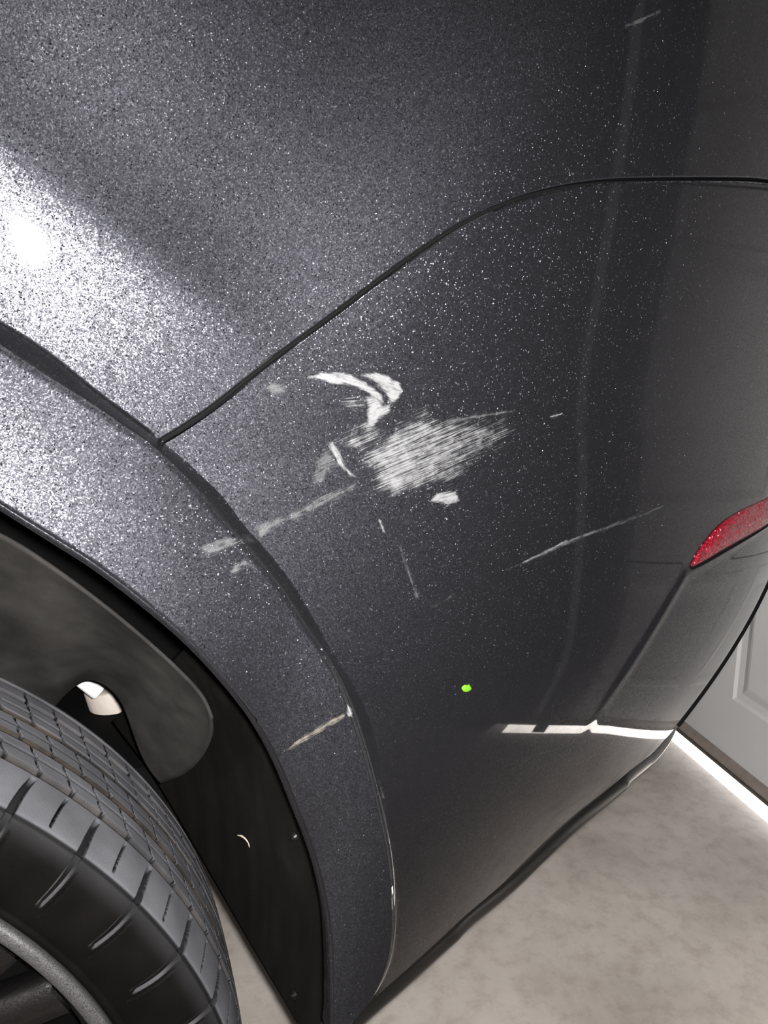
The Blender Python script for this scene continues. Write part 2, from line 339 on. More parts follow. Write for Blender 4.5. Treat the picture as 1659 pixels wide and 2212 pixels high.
def soft_interp(s, xs, ys):
    t = np.linspace(-0.3, 1.3, 401); v = np.interp(t, xs, ys); k = np.hanning(61); k /= k.sum(); v = np.convolve(np.pad(v, 30, mode='edge'), k, 'valid'); return np.interp(s, t, v)
def lip_off(s): return soft_interp(s, [0, 0.3, 0.5, 0.7, 1], [0.030, 0.026, 0.017, 0.022, 0.048])
_q = np.asarray(PX_LIP, float); _q = np.r_[0, np.cumsum(np.linalg.norm(np.diff(_q, axis=0), axis=1))]; _q /= _q[-1]
lip = smooth_curve(XZ(np.vstack([hit([p], lip_off(t))[0] for p, t in zip(PX_LIP, _q)])), 260)
grR = smooth_curve(XZ(hit(PX_R)), 300)
def delta(s): return soft_interp(s, [0, 0.45, 0.7, 1], [0.0125, 0.0130, 0.027, 0.050])
_t = np.linspace(0, 1, len(PX_L))
_pl = np.asarray(PX_L, float); _dl = np.r_[0, np.cumsum(np.linalg.norm(np.diff(_pl, axis=0), axis=1))]; _dl /= _dl[-1]
_P = np.vstack([hit([p], delta(s))[0] for p, s in zip(PX_L, _dl)])
grL = smooth_curve(XZ(_P), 300)
def extend_arch(c, xm=-0.38, drop=0.0, n=60):
    """Carry an arch outline from its left end up over the wheel and down the far side."""
    p0 = c[0]; d = c[0] - c[6]; d = d / np.linalg.norm(d)
    L_ = abs(p0[0] - xm); ztop = p0[1] + abs(d[1] / d[0]) * L_ * 0.5
    t = np.linspace(0, 1, n)[:, None]; p1 = np.array([xm, ztop])
    h = (2 * t ** 3 - 3 * t ** 2 + 1) * p0 + (t ** 3 - 2 * t ** 2 + t) * d * L_ * 1.2 + (-2 * t ** 3 + 3 * t ** 2) * p1 + (t ** 3 - t ** 2) * np.array([-1, 0]) * L_ * 1.0
    up = h[::-1][:-1]
    half = np.vstack([up, c])
    mir = half[1:].copy(); mir[:, 0] = 2 * xm - mir[:, 0]
    return np.vstack([mir[::-1], half]), len(mir), len(up)
lipF, nm, nu = extend_arch(lip); RF, nmr, nur = extend_arch(grR); LF, nml, nul = extend_arch(grL)

def sideP(xz, off=0.0): return np.stack([xz[..., 0], S(xz[..., 0], xz[..., 1]) - off, xz[..., 1]], -1)

# ---- flare around the wheel arch
NF = 620
def by_arch(c, nmir, nup, n1=110, n2=90, n3=420):
    """same number of points on the far side, over the top and on the visible side"""
    a = resample(c[:nmir + 1], n1); b = resample(c[nmir:nmir + nup + 1], n2); d = resample(c[nmir + nup:], n3)
    return np.vstack([a[:-1], b[:-1], d])
lA = by_arch(lipF, nm, nu); rA = by_arch(RF, nmr, nur); sA = by_arch(LF, nml, nul)
nA = len(lA); vis = 420
ss = np.concatenate([np.zeros(nA - vis), np.linspace(0, 1, vis)]); dlt = delta(ss); lof = lip_off(ss)
rows = []
tow = (lA - sA); tow /= np.linalg.norm(tow, axis=1)[:, None]
P = sideP(rA); P[:, 1] += 0.004; rows.append(P)
for f in (0.0, 0.4, 0.8): rows.append(np.stack([(rA * (1 - f) + sA * f)[:, 0], (S(*(rA * (1 - f) + sA * f).T) - dlt * f), (rA * (1 - f) + sA * f)[:, 1]], 1))
for e, dy in ((0.0, 0.00065), (0.0006, 0.0002), (0.0016, 0.0)):
    q = sA + tow * e * (dlt / 0.0125 * 0.7 + 0.3)[:, None]; P = sideP(q); P[:, 1] -= dlt - dy; rows.append(P)
for f in np.linspace(0.03, 0.94, 26):
    q = sA * (1 - f) + lA * f; P = sideP(q)
    dd = dlt * (1 - f) + lof * f
    P[:, 1] -= dd + 0.0015 * math.sin(math.pi * f); rows.append(P)
for a in np.linspace(0, math.pi / 2, 7):
    rr = 0.006; q = lA - tow * rr * (1 - math.sin(a)); P = sideP(q); P[:, 1] -= lof; P[:, 1] += rr * (1 - math.cos(a)); rows.append(P)
for e in (0.012, 0.022):
    P = sideP(lA); P[:, 1] += e - lof; rows.append(P)
part(grid_obj('wheel_arch_flare', np.stack(rows, 1), 'paint'))
PB = rows[-1]

# ---- quarter panel above the seam
seam = smooth_curve(XZ(hit(PX_SEAM)), 260)
sx = np.linspace(seam[-1, 0], xcor(1.05) + 0.13, 40)[1:]
seamF = np.vstack([seam, np.stack([sx, np.full(len(sx), seam[-1, 1])], 1)])
for _ in range(40): seamF[1:-1] = (seamF[:-2] + 2 * seamF[1:-1] + seamF[2:]) / 4
nrmS = np.zeros_like(seamF); tS = np.gradient(seamF, axis=0); tS /= np.linalg.norm(tS, axis=1)[:, None]; nrmS[:, 0] = -tS[:, 1]; nrmS[:, 1] = tS[:, 0]
GAP = 0.0009
iJ = np.argmin(np.linalg.norm(RF - seam[0], axis=1))
def edge_rows(curve, outward, r=0.0013, depth=0.011):
    out = []
    P = sideP(curve - outward * 0.004)
    for a in np.linspace(0, math.pi / 2, 5):
        q = curve - outward * r * (1 - math.sin(a)); P = sideP(q); P[:, 1] += r * (1 - math.cos(a)); out.append(P)
    P = sideP(curve); P[:, 1] += depth; out.append(P)
    return out                                   # from the face to the depth of the gap
def rear_wrap(P, W=1.75):
    """close a panel across the back of the car: append columns to the +x end (axis 0)"""
    e = P[-1]; add = []
    for dx, dy in ((0.008, 0.035), (0.018, 0.12), (0.035, 0.4), (0.05, 0.85), (0.035, 1.3), (0.0, W - 0.15)):
        q = e.copy(); q[:, 0] += dx; q[:, 1] += dy; add.append(q)
    return np.concatenate([P, np.stack(add, 0)], 0)
far = RF[nmr - 150: nmr + 1] if nmr > 150 else RF[:nmr + 1]
bot1 = resample(RF[max(0, nmr - 170):iJ - 1], 260); bot2 = seamF + nrmS * GAP
n1, n2 = len(bot1), len(bot2)
top = np.stack([np.linspace(-0.95, xcor(1.45) + 0.13, n1 + n2), np.full(n1 + n2, 1.45)], 1)
k1 = np.interp(np.arange(n1 + n2), [0, n1, n1 + n2 - 1], [-0.95, 0.12, xcor(1.45) + 0.13]); top[:, 0] = k1
low = np.vstack([bot1, bot2])
outw = np.vstack([np.tile([0.0, 0.0], (n1, 1)), -nrmS])
er = edge_rows(low, outw)[::-1]
vv = np.linspace(0, 1, 150) ** 1.15
low_in = low - outw * 0.0014
body = [sideP(low_in * (1 - v) + top * v) for v in vv[1:]]
start = sideP(low - outw * 0.0014)
Q = np.stack(er + [start] + body, 1)
part(grid_obj('quarter_panel', rear_wrap(Q), 'paint', flip=True))

# ---- rear bumper: between flare, seam and lower edge
bp_ = XZ(hit(PX_BOT)); bp_ = bp_[~np.isnan(bp_[:, 0])]
bot = smooth_curve(bp_, 240)
zb = bot[-1, 1]; bx = np.linspace(bot[-1, 0], xcor(zb) + 0.13, 60)[1:]
botF = np.vstack([bot, np.stack([bx, np.full(len(bx), zb)], 1)])
left = grR[np.argmin(np.linalg.norm(grR - seam[0], axis=1)):]
topc = seamF - nrmS * GAP
NU, NV = 420, 420
def arc(c, n): return resample(c, n)
def warp(n, end_x, c):
    return arc(c, n)
def lap(c, it=30):
    c = c.copy()
    for _ in range(it): c[1:-1] = (c[:-2] + 2 * c[1:-1] + c[2:]) / 4
    return c
T0 = lap(arc(topc, NU)); B0 = lap(arc(botF, NU))
def perp(c, sgn):
    t = np.gradient(c, axis=0); t /= np.linalg.norm(t, axis=1)[:, None]; return sgn * np.stack([-t[:, 1], t[:, 0]], 1)
oT = perp(T0, 1); oB = perp(B0, -1)
T = T0 - oT * 0.0016; B = B0 - oB * 0.0031                      # the face stops short of the rounded edges
Lf = arc(left, NV); Lf[0] = T[0]; Lf[-1] = B[0]
zr = np.linspace(T[-1, 1], B[-1, 1], NV); Rt = np.stack([xcor(zr) + 0.13, zr], 1); Rt[0] = T[-1]; Rt[-1] = B[-1]
uu = np.linspace(0, 1, NU)[:, None, None]; vv = np.linspace(0, 1, NV)[None, :, None]
Coons = (1 - vv) * T[:, None] + vv * B[:, None] + (1 - uu) * Lf[None] + uu * Rt[None] - ((1 - uu) * (1 - vv) * T[0] + uu * (1 - vv) * T[-1] + (1 - uu) * vv * B[0] + uu * vv * B[-1])
P = sideP(Coons)
er = edge_rows(T0, oT, 0.0015, 0.011)[::-1]
eb = edge_rows(B0, oB, 0.003, 0.012)
P = np.concatenate([np.stack(er, 1), P, np.stack(eb, 1)], 1)
bumper = part(grid_obj('rear_bumper', rear_wrap(P), 'paint', flip=True))
def sub(o, p=None):              # sub-part of the bumper (or of another part)
    o.parent = p or bumper; return o

# dark strip behind the seam, so that the gap is closed
sb = [sideP(seamF + nrmS * e) + np.array([0, 0.0105, 0]) for e in (-0.02, 0.0, 0.02)]
part(grid_obj('seam_backing', np.stack(sb, 1), 'black'))

# ---- black trim along the lower edge
Bt = resample(np.vstack([botF]), 300); tb = np.gradient(Bt, axis=0); tb /= np.linalg.norm(tb, axis=1)[:, None]; ob = np.stack([tb[:, 1], -tb[:, 0]], 1)
start_ext = hit([(742, 2214), (765, 2194)])
tr = []
ext = np.vstack([XZ(hit([(700, 2252), (742, 2213), (780, 2180)])), Bt[2:]]); ext = resample(ext, 320)
te = np.gradient(ext, axis=0); te /= np.linalg.norm(te, axis=1)[:, None]; oe = np.stack([te[:, 1], -te[:, 0]], 1)
for e, dy in ((-0.004, 0.012), (-0.001, 0.003), (0.0005, 0.0010), (0.0035, 0.0002), (0.012, 0.0002), (0.0155, 0.0016), (0.0175, 0.005), (0.018, 0.012), (0.018, 0.05), (0.004, 0.12)):
    q = sideP(ext); q[:, 0] += oe[:, 0] * e; q[:, 2] += oe[:, 1] * e; q[:, 1] += dy; tr.append(q)
part(grid_obj('lower_trim', rear_wrap(np.stack(tr, 1)), 'trim', flip=True))

# ---- black strip added as a dark outline where the corner turns from view
zz = np.linspace(0.552, seam[-1, 1] - 0.004, 60); uu_ = np.linspace(-0.10, 0.13, 400); best = []
for z in zz:
    x = xcor(z) + uu_; y = S(x, z); e = 1e-4; gx = (S(x + e, z) - S(x - e, z)) / (2 * e); gz = (S(x, z + e) - S(x, z - e)) / (2 * e)
    c = gx * (0 - x) - (0 - y) + gz * (CAM[2] - z); k = np.argmax(c < 0); best.append(uu_[k])
ub_ = np.polyval(np.polyfit(zz, best, 3), zz) + 0.004
def corner_row(du, h):
    x = xcor(zz) + ub_ + du; y = S(x, zz); e = 1e-4; n = np.stack([(S(x + e, zz) - S(x - e, zz)) / (2 * e), -np.ones_like(x), (S(x, zz + e) - S(x, zz - e)) / (2 * e)], 1); n /= np.linalg.norm(n, axis=1)[:, None]
    return np.stack([x, y, zz], 1) + n * h
part(grid_obj('corner_outline', np.stack([corner_row(-0.0012, -0.001), corner_row(-0.0010, 0.0020), corner_row(0.0, 0.0028), corner_row(0.003, 0.0028), corner_row(0.005, 0.002), corner_row(0.006, -0.002)], 1), 'black'))

# ---- reflector in its pocket
PX_RU = [(1492, 1222), (1508, 1191), (1527, 1165), (1551, 1137), (1577, 1117), (1611, 1098), (1650, 1080)]
PX_RL = [(1492, 1224), (1518, 1212), (1555, 1191), (1592, 1170), (1629, 1149), (1650, 1136)]
ru = XZ(hit(PX_RU)); rl = XZ(hit(PX_RL))
def carry(c, n=6, step=0.03):
    d = c[-1] - c[-2]; d /= np.linalg.norm(d); return np.vstack([c] + [c[-1] + d * step * k * np.array([1, 1 - 0.12 * k]) for k in range(1, n)])
ru = smooth_curve(carry(ru), 60); rl = smooth_curve(carry(rl), 60)
cols = []
for f in np.linspace(0, 1, 9):
    q = ru * (1 - f) + rl * f; P = sideP(q); P[:, 1] -= 0.0012 + 0.003 * math.sin(math.pi * f) ** 0.7 * np.minimum(1, np.linspace(0, 6, len(q))); cols.append(P)
base0 = sideP(ru); base0[:, 1] += 0.004; base1 = sideP(rl); base1[:, 1] += 0.004
reflector = part(grid_obj('reflector', np.stack([base0] + cols + [base1], 1), 'reflector', flip=False))
bl = [sideP(rl + np.array([0.0006, -0.0012]) * e) - np.array([0, 0.0009, 0]) for e in (-0.5, 2.2)]
grid_obj('reflector_gasket', np.stack(bl, 1), 'black').parent = reflector

# ------------------------------------------------------------------ wheel
WC = np.array([-0.385, 0.447, 0.927 - 0.545]); AX = np.array([0.02, 1.0, 0.05]); AX /= np.linalg.norm(AX)
U0 = np.array([1.0, 0, 0]) - AX * AX[0]; U0 /= np.linalg.norm(U0); W0 = np.cross(U0, AX); 
if W0[2] < 0: W0 = -W0
def wheel_pt(a, r, off): return WC + off[..., None] * AX + r[..., None] * (np.cos(a)[..., None] * U0 + np.sin(a)[..., None] * W0)
PROF = np.array([(0.030, 0.300), (0.012, 0.306), (0.002, 0.314), (-0.003, 0.326), (-0.0055, 0.342), (-0.005, 0.356), (-0.002, 0.366), (0.0, 0.3715), (0.0012, 0.3742), (0.005, 0.3757), (0.012, 0.3768), (0.020, 0.3774), (0.035, 0.3774), (0.050, 0.3764), (0.070, 0.3740), (0.090, 0.3710), (0.115, 0.3668), (0.140, 0.3618), (0.154, 0.3575), (0.163, 0.349), (0.168, 0.335), (0.166, 0.310), (0.150, 0.295)])
prof = smooth_curve(PROF, 330, 1)
pd = np.r_[0, np.cumsum(np.linalg.norm(np.diff(prof, axis=0), axis=1))]
i_r = np.argmin(np.abs(prof[:, 0] - 0.0012) + 10 * np.abs(prof[:, 1] - 0.3742)); sP = pd - pd[i_r]     # arc length from the shoulder edge, + onto the tread
pn = np.gradient(prof, axis=0); pn /= np.linalg.norm(pn, axis=1)[:, None]; pn = np.stack([-pn[:, 1], pn[:, 0]], 1)  # outward in (off, r)
if pn[np.argmax(prof[:, 1]), 1] < 0: pn = -pn
a0, a1 = math.radians(-18), math.radians(100)
na = 1650
ang = np.concatenate([np.linspace(a0, a1, na), np.linspace(a1, a0 + 2 * math.pi, 120)[1:-1]])
A, SP = np.meshgrid(ang, sP, indexing='ij'); OFF = np.broadcast_to(prof[:, 0], A.shape); RR = np.broadcast_to(prof[:, 1], A.shape)
NP = 46; pitch = 2 * math.pi / NP
def lines(center, width, soft=0.0006): return 1 - sstep(np.abs(center), width / 2, width / 2 + soft)
def wrap(v, p): return (v + p / 2) % p - p / 2
depth = np.zeros_like(A); soil = np.zeros_like(A); cut_shade = np.zeros_like(A)
tread = SP > 0
for o, wd, dp in ((0.0405, 0.0058, 0.0055), (0.0555, 0.0008, 0.0014), (0.0690, 0.0045, 0.0055), (0.0830, 0.0008, 0.0014), (0.0970, 0.0045, 0.0055), (0.1110, 0.0008, 0.0014), (0.1260, 0.0045, 0.0055), (0.145, 0.0035, 0.005)):
    k = lines(SP - o, wd); depth = np.maximum(depth, dp * k)
    k = lines(SP - o, wd + 0.0014)  # soil and shade colour, wider than the groove to darken its walls
    if wd > 0.003: soil = np.maximum(soil, k)
    else: cut_shade = np.maximum(cut_shade, 0.5 * k)
R0 = 0.378
# wide shoulder slots that run from the tread over the shoulder and down the sidewall
curve = np.where(SP > 0, 0.010 * (SP / 0.03) ** 2, 0.0) + np.where(SP < 0, SP * -0.12 / R0, 0)
slot = wrap(A + curve - 0.01, pitch) * R0
wslot = np.where(SP > 0, 0.0046 - SP * 0.05, 0.0046 + SP * 0.035)
ks = lines(slot, np.maximum(wslot, 0.0016), 0.0007) * sstep(SP, -0.040, -0.036) * (1 - sstep(SP, 0.031, 0.0335))
depth = np.maximum(depth, ks * np.where(SP > -0.003, 0.0050, 0.0024)); cut_shade = np.maximum(cut_shade, lines(slot, np.maximum(wslot, 0.0016) + 0.0010, 0.0007) * (1 - sstep(SP, 0.0315, 0.034)) * np.where(SP > -0.001, 0.9, 0.0)); slot_glint = np.maximum(lines(slot - wslot * 0.55, 0.0006, 0.0008), 0.8 * lines(slot + wslot * 0.55, 0.0005, 0.0007)) * sstep(-SP, 0.004, 0.020) * (1 - sstep(-SP, 0.036, 0.040));  # last mask: bright slot edges on the sidewall, painted as glints
thin = wrap(A + curve - 0.01 + 0.0042 / R0 * 1.4, pitch) * R0
kt = lines(thin + 0.0, 0.0008, 0.0006) * sstep(-SP, 0.008, 0.012) * (1 - sstep(-SP, 0.044, 0.047))
depth = np.maximum(depth, kt * 0.0012)
# narrow sipes between the slots, on the shoulder rib only
sip = wrap(A + curve - 0.01 + pitch / 2, pitch) * R0
kq = lines(sip, 0.0010, 0.0006) * sstep(SP, 0.004, 0.006) * (1 - sstep(SP, 0.031, 0.0335))
depth = np.maximum(depth, kq * 0.0045); cut_shade = np.maximum(cut_shade, lines(sip, 0.0017, 0.0006) * sstep(SP, 0.0035, 0.0055) * (1 - sstep(SP, 0.0315, 0.034)))
# curved cuts in the inner ribs
for (s0, s1, ph, sl) in ((0.0435, 0.0560, 0.1, 1.0), (0.0575, 0.0665, 0.45, 0.7), (0.0715, 0.0815, 0.2, 0.7), (0.0855, 0.0945, 0.6, 0.7), (0.0995, 0.1095, 0.3, 0.7), (0.113, 0.1235, 0.7, 0.6), (0.1285, 0.142, 0.1, 0.6)):
    f = (SP - s0) / (s1 - s0)
    cc = wrap(A + (ph * pitch) - sl * (f - 0.55 * f * f) * 0.016 / R0, pitch * 0.5) * R0
    k = lines(cc, 0.0013 - 0.0008 * np.clip(f, 0, 1), 0.0005) * sstep(f, -0.12, 0) * (1 - sstep(f, 0.86, 1.0))
    depth = np.maximum(depth, k * 0.0045); cut_shade = np.maximum(cut_shade, lines(cc, 0.0022 - 0.0008 * np.clip(f, 0, 1), 0.0005) * sstep(f, -0.14, 0) * (1 - sstep(f, 0.9, 1.04)))
# shallow circular line on the shoulder edge, rim-protector rib
depth = np.maximum(depth, 0.0007 * lines(SP + 0.001, 0.0022, 0.0015))
depth = depth - 0.0022 * lines(SP + 0.062, 0.004, 0.003)
off = OFF - depth * pn[:, 0][None]; rad = RR - depth * pn[:, 1][None]
dust = sstep(SP, -0.0012, 0.002) * 0.95 + 0.16 * sstep(SP, -0.016, -0.001)
cut_shade = np.maximum(cut_shade, 0.75 * lines(SP + 0.0008, 0.0016, 0.0012))
tyP = wheel_pt(A, rad, off)
wheel = empty('wheel'); part(wheel)
def wpart(o): o.parent = wheel; return o
tyre = wpart(grid_obj('tyre', tyP, 'tyre', close_n=True, attrs={'cut_shade': np.clip(cut_shade, 0, 1), 'dust': np.clip(dust + 0.9 * slot_glint, 0, 1), 'groove': np.clip(soil, 0, 1) * np.where(SP > -0.002, 1, 0.4)}))  # dust values also carry the painted slot-edge glints

rp = np.array([(0.030, 0.296), (0.010, 0.3065), (0.001, 0.3105), (-0.003, 0.3098), (-0.0042, 0.3065), (-0.0035, 0.3025), (-0.001, 0.2995), (0.004, 0.2975)])
ra = np.linspace(0, 2 * math.pi, 240, endpoint=False)
def lathe(name, pr, mat, nseg=240, n=40):
    q = smooth_curve(pr, n, 1); a_, _ = np.meshgrid(np.linspace(0, 2 * math.pi, nseg, endpoint=False), np.arange(n), indexing='ij')
    return wpart(grid_obj(name, wheel_pt(a_, np.broadcast_to(q[:, 1], a_.shape), np.broadcast_to(q[:, 0], a_.shape)), mat, close_n=True))
rimlip = lathe('rim_lip', rp, 'rim_lip')
lathe('rim_barrel', np.array([(0.004, 0.2975), (0.010, 0.294), (0.016, 0.286), (0.022, 0.282), (0.05, 0.275), (0.10, 0.262), (0.140, 0.27), (0.152, 0.293)]), 'rim')
# five forked spokes and hub, cast in one piece
def spokes():
    vs, fs = [], []
    def prism(path, w0, w1, o0, o1):
        b = len(vs); n = len(path)
        for k, (a, r) in enumerate(path):
            f = k / (n - 1); wd = w0 * (1 - f) + w1 * f; of = o0 * (1 - f) + o1 * f
            for s, dz in ((-1, 0.022), (-0.8, 0.0), (0.8, 0.0), (1, 0.022)):
                aa = a + s * wd / max(r, 0.05); vs.append(wheel_pt(np.array(aa), np.array(r), np.array(of + dz)))
        for k in range(n - 1):
            for j in range(3): fs.append((b + k * 4 + j, b + k * 4 + j + 1, b + (k + 1) * 4 + j + 1, b + (k + 1) * 4 + j))
            fs.append((b + k * 4 + 3, b + k * 4, b + (k + 1) * 4, b + (k + 1) * 4 + 3))
    for i in range(5):
        a = math.radians(30 + 72 * i)
        for s in (-1, 1): prism([(a + s * 0.10 * (r / 0.29), r) for r in np.linspace(0.05, 0.286, 12)], 0.022, 0.014, 0.03, 0.012)
    return vs, fs
v_, f_ = spokes(); wpart(mesh_obj('spokes', v_, f_, 'rim'))
lathe('hub_cap', np.array([(0.05, 0.10), (0.028, 0.095), (0.022, 0.06), (0.018, 0.035), (0.016, 0.002)]), 'rim', 64, 20)
lathe('dust_shield', np.array([(0.100, 0.281), (0.098, 0.24), (0.097, 0.17), (0.097, 0.09), (0.096, 0.05)]), 'black', 96, 16)
lathe('brake_disc', np.array([(0.09, 0.17), (0.088, 0.165), (0.088, 0.09), (0.07, 0.06)]), 'galv', 96, 16)

# ------------------------------------------------------------------ wheel-arch lining
def at_y(px, y): d = rays(px); return CAM + d * (np.asarray(y, float) / d[:, 1])[:, None]
def coons(Tp, Bp, Lp, Rp, n, m):
    """Coons patch of (pixel x, pixel y, depth y) boundary rows; returns world points"""
    T_ = resample(Tp, n); B_ = resample(Bp, n); L_ = resample(Lp, m); R_ = resample(Rp, m)
    u = np.linspace(0, 1, n)[:, None, None]; v = np.linspace(0, 1, m)[None, :, None]
    Q = (1 - v) * T_[:, None] + v * B_[:, None] + (1 - u) * L_[None] + u * R_[None] - ((1 - u) * (1 - v) * T_[0] + u * (1 - v) * T_[-1] + (1 - u) * v * B_[0] + u * v * B_[-1])
    q = Q.reshape(-1, 3); return at_y(q[:, :2], q[:, 2]).reshape(n, m, 3)
def thick(o, t, off=-1.0):
    md = o.modifiers.new('thickness', 'SOLIDIFY'); md.thickness = t; md.offset = off; return o
def with_y(pts, y0, y1):
    p = smooth_curve(pts, 80); return np.c_[p, np.linspace(y0, y1, len(p))]
FT = with_y([(-420, 985), (-200, 1060), (0, 1150), (96, 1208), (193, 1278), (289, 1355), (380, 1436), (440, 1500), (461, 1548)], 0.450, 0.485)
FB = with_y([(-420, 1450), (-200, 1500), (0, 1545), (90, 1545), (140, 1496), (180, 1466), (215, 1470), (247, 1492), (268, 1522), (284, 1565), (300, 1612), (320, 1655), (348, 1690)], 0.63, 0.60)
FL = with_y([(-420, 985), (-420, 1450)], 0.450, 0.63); FR = with_y([(461, 1548), (460, 1590), (440, 1632), (402, 1668), (348, 1690)], 0.485, 0.60)
felt = thick(part(grid_obj('felt_liner', coons(FT, FB, FL, FR, 90, 50), 'felt')), 0.002)
RT = with_y([(405, 1395), (470, 1462), (540, 1552), (595, 1650), (640, 1755), (683, 1870), (709, 1990), (718, 2090), (718, 2212), (712, 2272)], 0.530, 0.462)
RB = with_y([(240, 1560), (330, 1682), (420, 1832), (530, 2022), (640, 2208), (674, 2268)], 0.70, 0.475)
RL = with_y([(405, 1395), (240, 1560)], 0.530, 0.70); RR_ = with_y([(712, 2272), (674, 2268)], 0.462, 0.475)
rear_liner = thick(part(grid_obj('rear_liner', coons(RT, RB, RL, RR_, 90, 40), 'liner')), 0.004, 1.0)
# hidden top of the wheel house, from the lip inwards
hs = []
for e, rr in ((0.012, 1.03), (0.05, 1.03), (0.16, 0.99), (0.30, 0.93), (0.31, 0.70)):
    q = PB.copy(); c0 = np.array([WC[0], 0, WC[2]]); dxz = (q - c0) * np.array([1, 0, 1]); q = c0 + dxz * rr + np.array([0, 1, 0]) * (q[:, 1:2] + e); hs.append(q)
part(grid_obj('wheel_house', np.stack(hs, 1)[:520:2], 'black'))
# clips and a shred of debris on the rear liner
def on_liner(px, y): return at_y([px], [y])[0]
def ray_y_liner(px):
    """depth of the rear liner along a pixel ray (its own mesh)"""
    dg = Vector(rays([px])[0]).normalized(); me = rear_liner.data
    bv = BVHTree.FromPolygons([v.co for v in me.vertices], [p.vertices for p in me.polygons])
    h = bv.ray_cast(Vector(CAM), dg); return np.array(h[0]) if h[0] else None, np.array(h[1]) if h[1] else None
def disc_clip(px, r=0.0045):
    p, n = ray_y_liner(px)
    if p is None: return
    n = Vector(n); n = n if n.dot(Vector(CAM - p)) > 0 else -n
    bm = bmesh.new(); M = Matrix.Translation(Vector(p) + n * 0.0008) @ n.to_track_quat('Z', 'Y').to_matrix().to_4x4()
    bmesh.ops.create_cone(bm, cap_ends=True, segments=20, radius1=r, radius2=r * 0.7, depth=0.003, matrix=M)
    bmesh.ops.create_cone(bm, cap_ends=True, segments=14, radius1=r * 0.45, radius2=r * 0.4, depth=0.0022, matrix=M @ Matrix.Translation((0, 0, 0.0022)))
    me = bpy.data.meshes.new('push_clip'); bm.to_mesh(me); bm.free(); o = bpy.data.objects.new('push_clip', me); C.objects.link(o); me.materials.append(MAT['trim']); o.parent = rear_liner
disc_clip((636, 1808)); disc_clip((634, 2150))
def tube(name, path, r, mat, seg=8):
    path = np.asarray(path, float); n = len(path); t = np.gradient(path, axis=0); t /= np.linalg.norm(t, axis=1)[:, None]
    a = np.cross(t, [0.3, 0.2, 0.93]); a /= np.linalg.norm(a, axis=1)[:, None]; b = np.cross(t, a)
    th = np.linspace(0, 2 * math.pi, seg, endpoint=False); rr = np.asarray(r) * np.ones(n)
    P = path[None] + rr[None, :, None] * (np.cos(th)[:, None, None] * a[None] + np.sin(th)[:, None, None] * b[None])
    return grid_obj(name, P, mat, close_n=True)
MAT['straw'] = plain('dry_straw', (0.34, 0.29, 0.22), 0.7)
pts = [ray_y_liner(p)[0] for p in ((513, 1804), (522, 1806), (530, 1812), (536, 1820), (539, 1830))]
if all(p is not None for p in pts):
    pts = np.array([p + (CAM - p) * 0.004 for p in pts])
    tag(tube('straw_shred', smooth_curve(pts, 16), np.interp(np.linspace(0, 1, 16), [0, 0.3, 1], [0.0004, 0.0009, 0.0004]), 'straw'), 'pale curled shred stuck to the dark liner behind the tyre', 'shred')
# suspension pieces glimpsed past the tyre
MAT['pale_metal'] = plain('pale_dusty_metal', (0.42, 0.37, 0.33), 0.6, noise=0.1, scale=60)
MAT['white_metal'] = plain('bright_plated_metal', (0.80, 0.80, 0.80), 0.4, noise=0.05, scale=60)
def capped_tube(name, a, b, r, mat):
    a = np.array(a); b = np.array(b); f = np.array([0, 0.0, 0.01, 0.03, 0.5, 0.97, 0.99, 1.0, 1.0]); rr = np.array([0.001, 0.8, 0.95, 1, 1, 1, 0.95, 0.8, 0.001]) * r
    return part(tube(name, a[None] + (b - a)[None] * f[:, None] + np.linspace(0, 1e-5, 9)[:, None], rr, mat, 28))
capped_tube('damper_body', at_y([(232, 1478)], [0.80])[0], at_y([(262, 1572)], [0.80])[0], 0.0255, 'pale_metal')
capped_tube('damper_boot', at_y([(262, 1572)], [0.80])[0], at_y([(300, 1700)], [0.80])[0], 0.022, 'black')
capped_tube('suspension_link', at_y([(172, 1462)], [0.74])[0], at_y([(214, 1496)], [0.74])[0], 0.0085, 'white_metal')
# underside of the car
ub = box_obj('underbody', (-1.6, 0.66, 0.50), (0.40, 2.1, 0.54), 'black'); part(ub)

# ------------------------------------------------------------------ garage
DX = 1.006                                   # inside face of the garage door
DY0, DY1 = -0.23, 4.33
YL, YR, XF, ZC = -3.2, 5.2, -4.2, 2.75
struct(box_obj('floor', (XF - 0.1, YL - 0.1, -0.12), (DX + 0.10, YR + 0.1, 0.0), 'concrete'))
struct(box_obj('ceiling', (XF - 0.1, YL - 0.1, ZC), (DX + 0.25, YR + 0.1, ZC + 0.1), 'ceiling'))
struct(box_obj('wall_left', (XF - 0.1, YL - 0.1, 0.0), (DX + 0.25, YL, ZC), 'wall'))
struct(box_obj('wall_right', (XF - 0.1, YR, 0.0), (DX + 0.25, YR + 0.1, ZC), 'wall'))
struct(box_obj('wall_front', (XF - 0.1, YL, 0.0), (XF, YR, ZC), 'wall'))
wb = struct(box_obj('wall_back', (DX + 0.01, YL, 0.0), (DX + 0.16, DY0, ZC), 'wall'))
for nm_, lo, hi in (('pier', (DX + 0.01, DY1, 0.0), (DX + 0.16, YR, ZC)), ('header', (DX + 0.01, DY0, 2.07), (DX + 0.16, DY1, ZC))):
    o = box_obj(nm_, lo, hi, 'wall'); o.parent = wb
struct(box_obj('driveway', (DX + 0.10, -6, -0.12), (9, 11, -0.005), 'concrete'))
door = struct(empty('door_1', (0, 0, 0)))
SECH = 0.513; Z0 = 0.046
